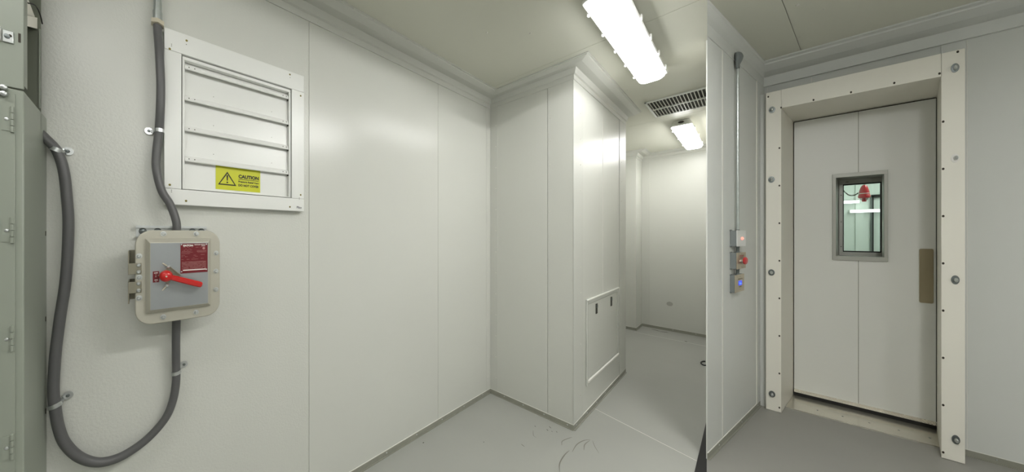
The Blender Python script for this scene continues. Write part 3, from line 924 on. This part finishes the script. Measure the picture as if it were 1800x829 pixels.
# ------------------------------------------------------------------ door
dr = root_struct('door_1', 'white insulated door with a small window in a cream casing', (XW, -.45, 0))
CB = .158
ca_l, ci_l, ci_r, ca_r = .0757, .1400, .6625, .7234
zt_i, zt_o = 2.2215, 2.3545
jb_l, jb_r, jb_t = .2165, .7408, 2.2085
G(FD).box(ca_l, ci_l, .001, CB, 0.002, zt_o).build('casing_board', 'cream', dr, bevel=.0015)
G(FD).prism_z([(ci_r, CB), (ca_r, CB), (ca_r, .004), (ci_r + .027, .004)], 0.002, zt_o).build('casing_board', 'cream', dr, bevel=.0015)
G(FD).box(ci_l, ci_r, .001, CB - .0003, zt_i, zt_o).build('casing_board', 'cream', dr, bevel=.0015)
dD = XW - XD - .03     # depth coordinate just behind the leaf face
# splayed jamb linings from the casing back to the leaf
G(FD).prism_z([(ci_l - .003, CB - .001), (ci_l, CB), (jb_l, dD), (jb_l - .012, dD)], .002, zt_i).build('jamb', 'cream', dr, smooth=0)
G(FD).prism_z([(ci_r, CB), (ci_r + .003, CB - .001), (jb_r + .012, dD), (jb_r, dD)], .002, zt_i).build('jamb', 'cream', dr, smooth=0)
G(FD).loft([[(ci_l, CB, zt_i), (ci_r, CB, zt_i), (ci_r, CB - .002, zt_i + .004), (ci_l, CB - .002, zt_i + .004)],
            [(jb_l, dD, jb_t + .004), (jb_r, dD, jb_t + .004), (jb_r, dD, jb_t + .02), (jb_l, dD, jb_t + .02)]]).build('jamb', 'cream', dr, smooth=0)
# solid packing behind the jambs so that nothing shines through
G().box(XW + .30, XD + .05, -.14, -.069, 0, ZN).build('jamb_packing', 'cream', dr, smooth=0)
G().box(XW + .30, XD + .05, -1.4, -.753, 0, ZN).build('jamb_packing', 'cream', dr, smooth=0)
G().box(XW + .30, XD + .05, -.753, -.14, jb_t + .02, ZN).build('jamb_packing', 'cream', dr, smooth=0)
G().box(XD + .025, XD + .05, -.2165, -.14, 0, ZN).build('jamb_packing', 'black', dr, smooth=0)
G().box(XD + .04, XD + .05, -.753, -.7300, 0, ZN).build('door_seal', 'black', dr, smooth=0)
LD = lambda a, b, c: (XD - b, -a, c)
wa_, wb_, wc_, wd_ = .3880, .5690, 1.125, 1.740      # hole for the window
lf_l, lf_r, lf_b, lf_t, jn = .2172, .7335, .0560, 2.204, .4764
lf1 = G(LD).prism_ac([(lf_l, lf_b), (jn - .0012, lf_b), (jn - .0012, wc_), (wa_, wc_), (wa_, wd_), (jn - .0012, wd_), (jn - .0012, lf_t), (lf_l, lf_t)], -.06, 0).build('leaf_panel', 'leaf', dr, smooth=0)
lf2 = G(LD).prism_ac([(jn + .0012, lf_b), (lf_r, lf_b), (lf_r, lf_t), (jn + .0012, lf_t), (jn + .0012, wd_), (wb_, wd_), (wb_, wc_), (jn + .0012, wc_)], -.06, 0).build('leaf_panel', 'leaf', dr, smooth=0)
G(LD).box(jn - .002, jn + .002, -.05, -.002, lf_b, wc_).build('panel_joint', 'base', dr)
G(LD).box(jn - .002, jn + .002, -.05, -.002, wd_, lf_t).build('panel_joint', 'base', dr)
G(LD).box(lf_l, jb_r, -.06, -.02, lf_t, jb_t + .004).build('door_seal', 'black', dr)
# window
wf_ = G(LD).ring_ac((.3770, .5790, 1.1080, 1.7570), (.3905, .5655, 1.1385, 1.7290), -.004, .012).build('window_frame', 'gframe', dr, bevel=.001)
gd = .20
sh = gd * .156
for a0, a1, flip in ((.3905, .3905 + sh, 0), (.5655, .5655 + sh, 1)):
    G(LD).prism_z([(a0 - (.0 if flip else .002), .004), (a0 + (.002 if flip else .0), .004), (a1 + (.002 if flip else 0), -gd), (a1 - (0 if flip else .002), -gd)], 1.1385, 1.7290).build('window_lining', 'gframe', wf_, smooth=0)
for z0, z1 in ((1.1355, 1.1385), (1.7290, 1.7320)):
    G(LD).prism_z([(.3905, .004), (.5655, .004), (.5655 + sh, -gd), (.3905 + sh, -gd)], z0, z1).build('window_lining', 'gframe', wf_, smooth=0)
st = G(LD).ring_ac((.3905 + sh, .5655 + sh, 1.1385, 1.7290), (.4375, .5830, 1.1660, 1.6920), -gd - .012, -gd + .006).build('glazing_stop', 'gframe', wf_, bevel=.001)
for z in (1.205, 1.40, 1.61):
    G(LD).lathe([(.004, 0), (.002, .002)], (.4300, -gd + .006, z), (0, 1, 0), 8, (.5, 1, 1)).build('screw', 'dark', wf_)
G(LD).ring_ac((.4370, .5835, 1.1650, 1.6930), (.4405, .5805, 1.1735, 1.6850), -gd - .010, -gd + .008).build('gasket', 'black', wf_)
G(LD).box(.4400, .5810, -gd - .006, -gd - .002, 1.1730, 1.6855).build('pane', 'glass', wf_, smooth=0)
G(LD).box(.4480, .4600, -gd + .006, -gd + .0068, 1.704, 1.716).build('stop_mark', 'base', wf_)
# pull plate, tread plate, sweep
G(LD).prism_ac([(.6817 + (a - .0) * .42, c_) for a, c_ in rrect(0, .1045, .841, 1.2045, .012)], .0002, .006).build('pull_plate', 'bronze', dr, label='brushed bronze pull plate', bevel=.001)
tp = G(LD).box(lf_l, lf_r, -.03, .004, .0330, .0585).build('tread_plate', 'tread', dr, smooth=0, label='bright diamond tread kick strip')
q = G(LD)
n = 46
for k in range(n):
    a = lf_l + .006 + k * (lf_r - lf_l - .012) / (n - 1)
    for z, sg_ in ((.0460, 1), (.0365, -1), (.0550, -1)):
        if sg_ < 0:
            a_, da, dz = a + .0056, .0026, .0030
        else:
            a_, da, dz = a, .0034, -.0085
        q.loft([[(a_ - da, .004, z - dz - .0034), (a_ + da, .004, z + dz - .0034), (a_ + da, .004, z + dz + .0034), (a_ - da, .004, z - dz + .0034)],
                [(a_ - da * .6, .0120, z - dz * .6 - .0005), (a_ + da * .6, .0120, z + dz * .6 - .0005), (a_ + da * .6, .0120, z + dz * .6 + .0005), (a_ - da * .6, .0120, z - dz * .6 + .0005)]])
q.build('diamond_lugs', 'tread', tp, kind='stuff', smooth=0)
G(LD).box(lf_l - .001, jb_r, -.04, .001, .0065, .0328).build('door_sweep', 'black', dr)
sl = G().prism_z([(3.908, -.1640), (3.930, -.6890), (XD + .045, -.7440), (XD + .045, -.2180)], .0, .006).build('sill_plate', 'steel', dr, smooth=0, label='brushed steel sill plate')
for x, y in ((4.020, -.2995), (4.030, -.395), (4.040, -.4896), (4.045, -.5862), (4.050, -.6809)):
    G().lathe([(.009, 0), (.006, .0012)], (x, y, .006), (0, 0, 1), 8, (1, .45, 1)).build('sill_screw', 'zincd', sl)
# casing bolts: washer and domed head (flat ovals in plan like the bay's narrow boards)
SY = .415
b0 = w0 = None
for i, (a, z) in enumerate(((.1018, 2.2211), (.0994, 1.7062), (.0994, 1.0200), (.1018, .1223), (.6973, 2.2534), (.6973, 1.7368), (.6980, 1.0410), (.6994, .1278))):
    loc = FD(a, CB, z)
    fr_ = lambda a_, b_, c_: (-b_, -a_, c_)
    bigger = 1.0 if i > 3 else .90
    SY = .415 if i > 3 else .60
    q = G(fr_)
    q.lathe([(.0255 * bigger, 0), (.0255 * bigger, .004), (.009, .0045)], (0, 0, 0), (0, 1, 0), 24, (SY, 1, 1))
    wm = q.build('washer', 'white' if i == 5 else 'zincd', dr)
    wm.location = loc
    q = G(fr_)
    q.lathe([(.0125 * bigger, .004), (.0125 * bigger, .020), (.008 * bigger, .026), (.003, .028)], (0, 0, 0), (0, 1, 0), 10, (SY, 1, 1))
    bo = q.build('bolt_head', 'zinc', wm)
s0 = None
sp = [(.1325, 1.9319 - k * .2744) for k in range(8)] + [(.6674, 1.9560 - k * .2744) for k in range(8)] + [(.0859, 2.3239), (.2654, 2.2330), (.3969, 2.2342), (.5321, 2.2380), (.6578, 2.2400), (.7046, 2.3430), (.1395, 2.2250)]
for a, z in sp:
    if z < .03:
        z = .036
    loc = FD(a, CB, z)
    if s0 is None:
        q = G(lambda a_, b_, c_: (-b_, -a_, c_))
        q.lathe([(.0072, 0), (.0066, .0012), (.002, .002)], (0, 0, 0), (0, 1, 0), 10, (.5, 1, 1))
        s0 = q.build('casing_screw', 'dark', dr)
        s0.location = loc
    else:
        put(s0, loc, dr)

# ------------------------------------------------------------------ controls left of the door
KP = -.770
t = thing('conduit_pipe', 'thin steel conduit running down to the controls left of the door', 'conduit', FP(KP, .014, 1.33))
G(FP).tube([(KP, .014, 1.330), (KP, .014, 2.400)], .0062, 14).build('pipe', 'galv', t)
G(FP).loft([[(KP + .020 * math.cos(a) * k1, .014 + o1 + .0062 * k1 * math.sin(a), z) for a in [2 * math.pi * i / 14 for i in range(14)]] for k1, o1, z in
            ((1.1, 0, 2.388), (1.15, 0, 2.400), (1.3, 0, 2.418), (2.0, .004, 2.445), (2.4, .006, 2.468), (2.1, .004, 2.484), (1.2, 0, 2.492))]).build('top_fitting', 'boxg', t, label='dark grey pipe fitting')
G(FP).lathe([(.0075, 0), (.0075, .004)], (KP, .014, 2.392), (0, 0, 1), 14, (2.5, 1, 1)).build('fitting_ring', 'black', t)


def ctl_box(name, label, cat, k0, k1, dp, z0, z1, cover, cover_label, nip=0):
    t = thing(name, label, cat, FP((k0 + k1) / 2, dp / 2, z0))
    G(FP).box(k0, k1 - .006, .0008, dp, z0, z1).build('body', 'boxg', t, bevel=.0015)
    for z in (z0 - .004, z1 - .004):
        G(FP).box(k0 - .006, k0 + .026, .0008, .005, z, z + .009).build('mounting_lug', 'boxg', t, bevel=.001)
    G(FP).lathe([(.0075, 0), (.0075, .007), (.0066, .008)], (KP, .014, z1 - .001), (0, 0, 1), 12, (2.4, 1, 1)).build('hub', 'boxg', t)
    if nip:
        G(FP).lathe([(.0062, .006), (.0062, nip - .008), (.0078, nip - .007), (.0078, nip)], (KP, .014, z1), (0, 0, 1), 12, (2.6, 1, 1)).build('nipple', 'zincd', t)
    cv = G(FP).box(k0 - .003, k1, dp, dp + .0022, z0 - .001, z1 + .001).build('cover', cover, t, bevel=.0005, label=cover_label)
    return t, cv


k0, k1 = -.867, -.669
t, cv = ctl_box('indicator_box', 'grey box with a white cover and a lit red indicator', 'indicator box', k0, k1, .0265, 1.2245, 1.3265, 'whitep', 'white cover')
G(FP).lathe([(.0095, 0), (.0085, .003), (.004, .0045)], (-.757, .0287, 1.2745), (0, 1, 0), 16, (2.6, 1, 1)).build('indicator_lens', 'led', t, label='lit red indicator lens')
t, cv = ctl_box('alarm_button_box', 'grey box with a red mushroom push button', 'button box', k0, k1, .0265, 1.0790, 1.1830, 'plate', 'champagne metal cover', .0405)
text('EXTREME', FP, -.815, .0292, 1.1600, .095, .0065, 'inkr', t, bold=.02)
text('ALARM', FP, -.800, .0292, 1.1510, .070, .0060, 'inkr', t, bold=.02)
G(FP).lathe([(.0125, 0), (.0125, .012)], (-.765, .0287, 1.1300), (0, 1, 0), 18, (2.4, 1, 1)).build('button_stem', 'steel', t)
G(FP).lathe([(.010, .0105), (.0235, .0115), (.0240, .0155), (.0200, .0185), (.010, .0203), (.002, .0208)], (-.765, .0287, 1.1300), (0, 1, 0), 24, (1.9, 1, 1)).build('mushroom_button', 'redpl', t, label='red mushroom push button')
for z in (1.0875, 1.1745):
    G(FP).lathe([(.0025, 0), (.002, .0008)], (-.765, .0287, z), (0, 1, 0), 8, (2.4, 1, 1)).build('screw', 'zincd', t)
t, cv = ctl_box('touch_sensor_box', 'grey box with a metal cover and a blue lit hand sensor', 'sensor box', k0, k1, .0200, .9280, 1.0385, 'plate', 'champagne metal cover', .0395)
G(FP).box(-.800, -.725, .0222, .0228, .9690, .9985).build('sensor_window', 'blue', t, label='lit blue sensor window')
q = G(FP)
for a, z, h_ in ((-.782, .9850, .009), (-.770, .9830, .012), (-.757, .9800, .012), (-.744, .9790, .009)):
    q.box(a - .0035, a + .0035, .0228, .0231, z - h_ / 2, z + h_ / 2)
q.box(-.780, -.742, .0228, .0231, .9760, .9805)
q.build('hand_icon', 'bluel', t)
text('WAVE TO', FP, -.812, .0226, 1.0075, .095, .0062, 'ink', t, bold=.02)
text('OPEN', FP, -.790, .0226, .9560, .055, .0062, 'ink', t, bold=.02)
for z in (.9400, 1.0250):
    G(FP).lathe([(.0025, 0), (.002, .0008)], (-.765, .0222, z), (0, 1, 0), 8, (2.4, 1, 1)).build('screw', 'zincd', t)

# ------------------------------------------------------------------ room beyond the door window
xb0, xb1 = XD + .05, 6.4
s_ = struct(G().box(xb1, xb1 + .05, -2.2, .0, 0, 2.5).build('wall_beyond', 'beyond', smooth=0), 'pale end wall seen through the door window')
struct(G().box(xb0 + .3, xb1, -.05, -.022, 0, 2.5).build('wall_beyond_left', 'beyond', smooth=0), 'pale left wall of the room beyond the door')
struct(G().box(XW + .36, xb1, -2.25, -2.2, 0, 2.5).build('wall_beyond_right', 'beyond', smooth=0), 'pale right wall of the room beyond the door')
struct(G().box(XD + .055, xb1, -2.2, .0, 2.5, 2.55).build('ceiling_beyond', 'beyond', smooth=0), 'ceiling of the room beyond the door')
struct(G().box(XD + .06, xb1, -2.2, .0, -.05, 0).build('floor_beyond', 'floor', smooth=0), 'floor of the room beyond the door')
G().box(xb1 - .012, xb1, -.745, -.70, 0, 2.5).build('pillar', 'beyond', s_, smooth=0)
G().box(xb1 - .02, xb1, -1.4, -.785, 1.70, 1.73).build('frame_head', 'black', s_, smooth=0)
G().box(xb1 - .02, xb1, -.797, -.789, 0, 1.72).build('frame_edge', 'black', s_, smooth=0)
G().box(xb1 - .02, xb1, -.789, -.782, 0, 1.72).build('frame_edge', 'zincd', s_, smooth=0)
for y0, y1, z, lab in ((-.72, -.60, 1.660, 'upper lit strip light seen through the door window'), (-.86, -.665, 1.555, 'lower lit strip light seen through the door window')):
    t = thing('strip_light', lab, 'strip light', (xb1 - .03, (y0 + y1) / 2, z), 'strip lights beyond the door')
    G().box(xb1 - .030, xb1 - .001, y0, y1, z - .012, z + .020).build('batten', 'ventw', t)
    G().tube([(xb1 - .045, y0 + .004, z), (xb1 - .045, y1 - .004, z)], .014, 12).build('tube', 'tube', t)
fixture(4.75, 5.9, -1.2, -1.05, 2.5, 'ceiling light in the room beyond the door', 'diffb')
t = thing('alarm_strobe', 'red bell shaped alarm lamp hanging beyond the door window', 'alarm lamp', (4.9, -.573, 1.577))
SX = (1.0, .47, 1)
G().lathe([(.012, 1.716), (.024, 1.709), (.036, 1.690), (.045, 1.665), (.050, 1.640), (.051, 1.631), (.055, 1.628), (.056, 1.613), (.046, 1.606)], (4.9, -.573, 0), (0, 0, 1), 20, SX).build('bell_housing', 'redpl', t)
G().lathe([(.049, 1.6465), (.0515, 1.6455), (.0520, 1.6415), (.050, 1.640)], (4.9, -.573, 0), (0, 0, 1), 20, SX).build('white_band', 'white', t)
G().lathe([(.034, 1.611), (.034, 1.594), (.028, 1.590)], (4.9, -.573, 0), (0, 0, 1), 16, SX).build('clear_lens', 'glass', t)
G().lathe([(.018, 1.609), (.022, 1.592), (.022, 1.580), (.016, 1.577)], (4.9, -.573, 0), (0, 0, 1), 16, SX).build('red_tip', 'redpl', t)
G().tube([(4.9, -.573, 1.712), (4.9, -.573, 2.5)], .006, 10).build('stem', 'galv', t)
cb = G()
cb.tube(smooth_path([(4.9, -.548, 1.655), (4.9, -.535, 1.640), (4.9, -.515, 1.638), (4.9, -.500, 1.652), (4.9, -.480, 1.70), (4.9, -.44, 1.9), (4.9, -.42, 2.5)]), .0022, 6)
cb.tube(smooth_path([(4.9, -.548, 1.650), (4.9, -.530, 1.632), (4.9, -.512, 1.634), (4.9, -.496, 1.655), (4.9, -.474, 1.71), (4.9, -.43, 1.9), (4.9, -.41, 2.5)]), .0022, 6)
cb.build('wires', 'scuffd', t)
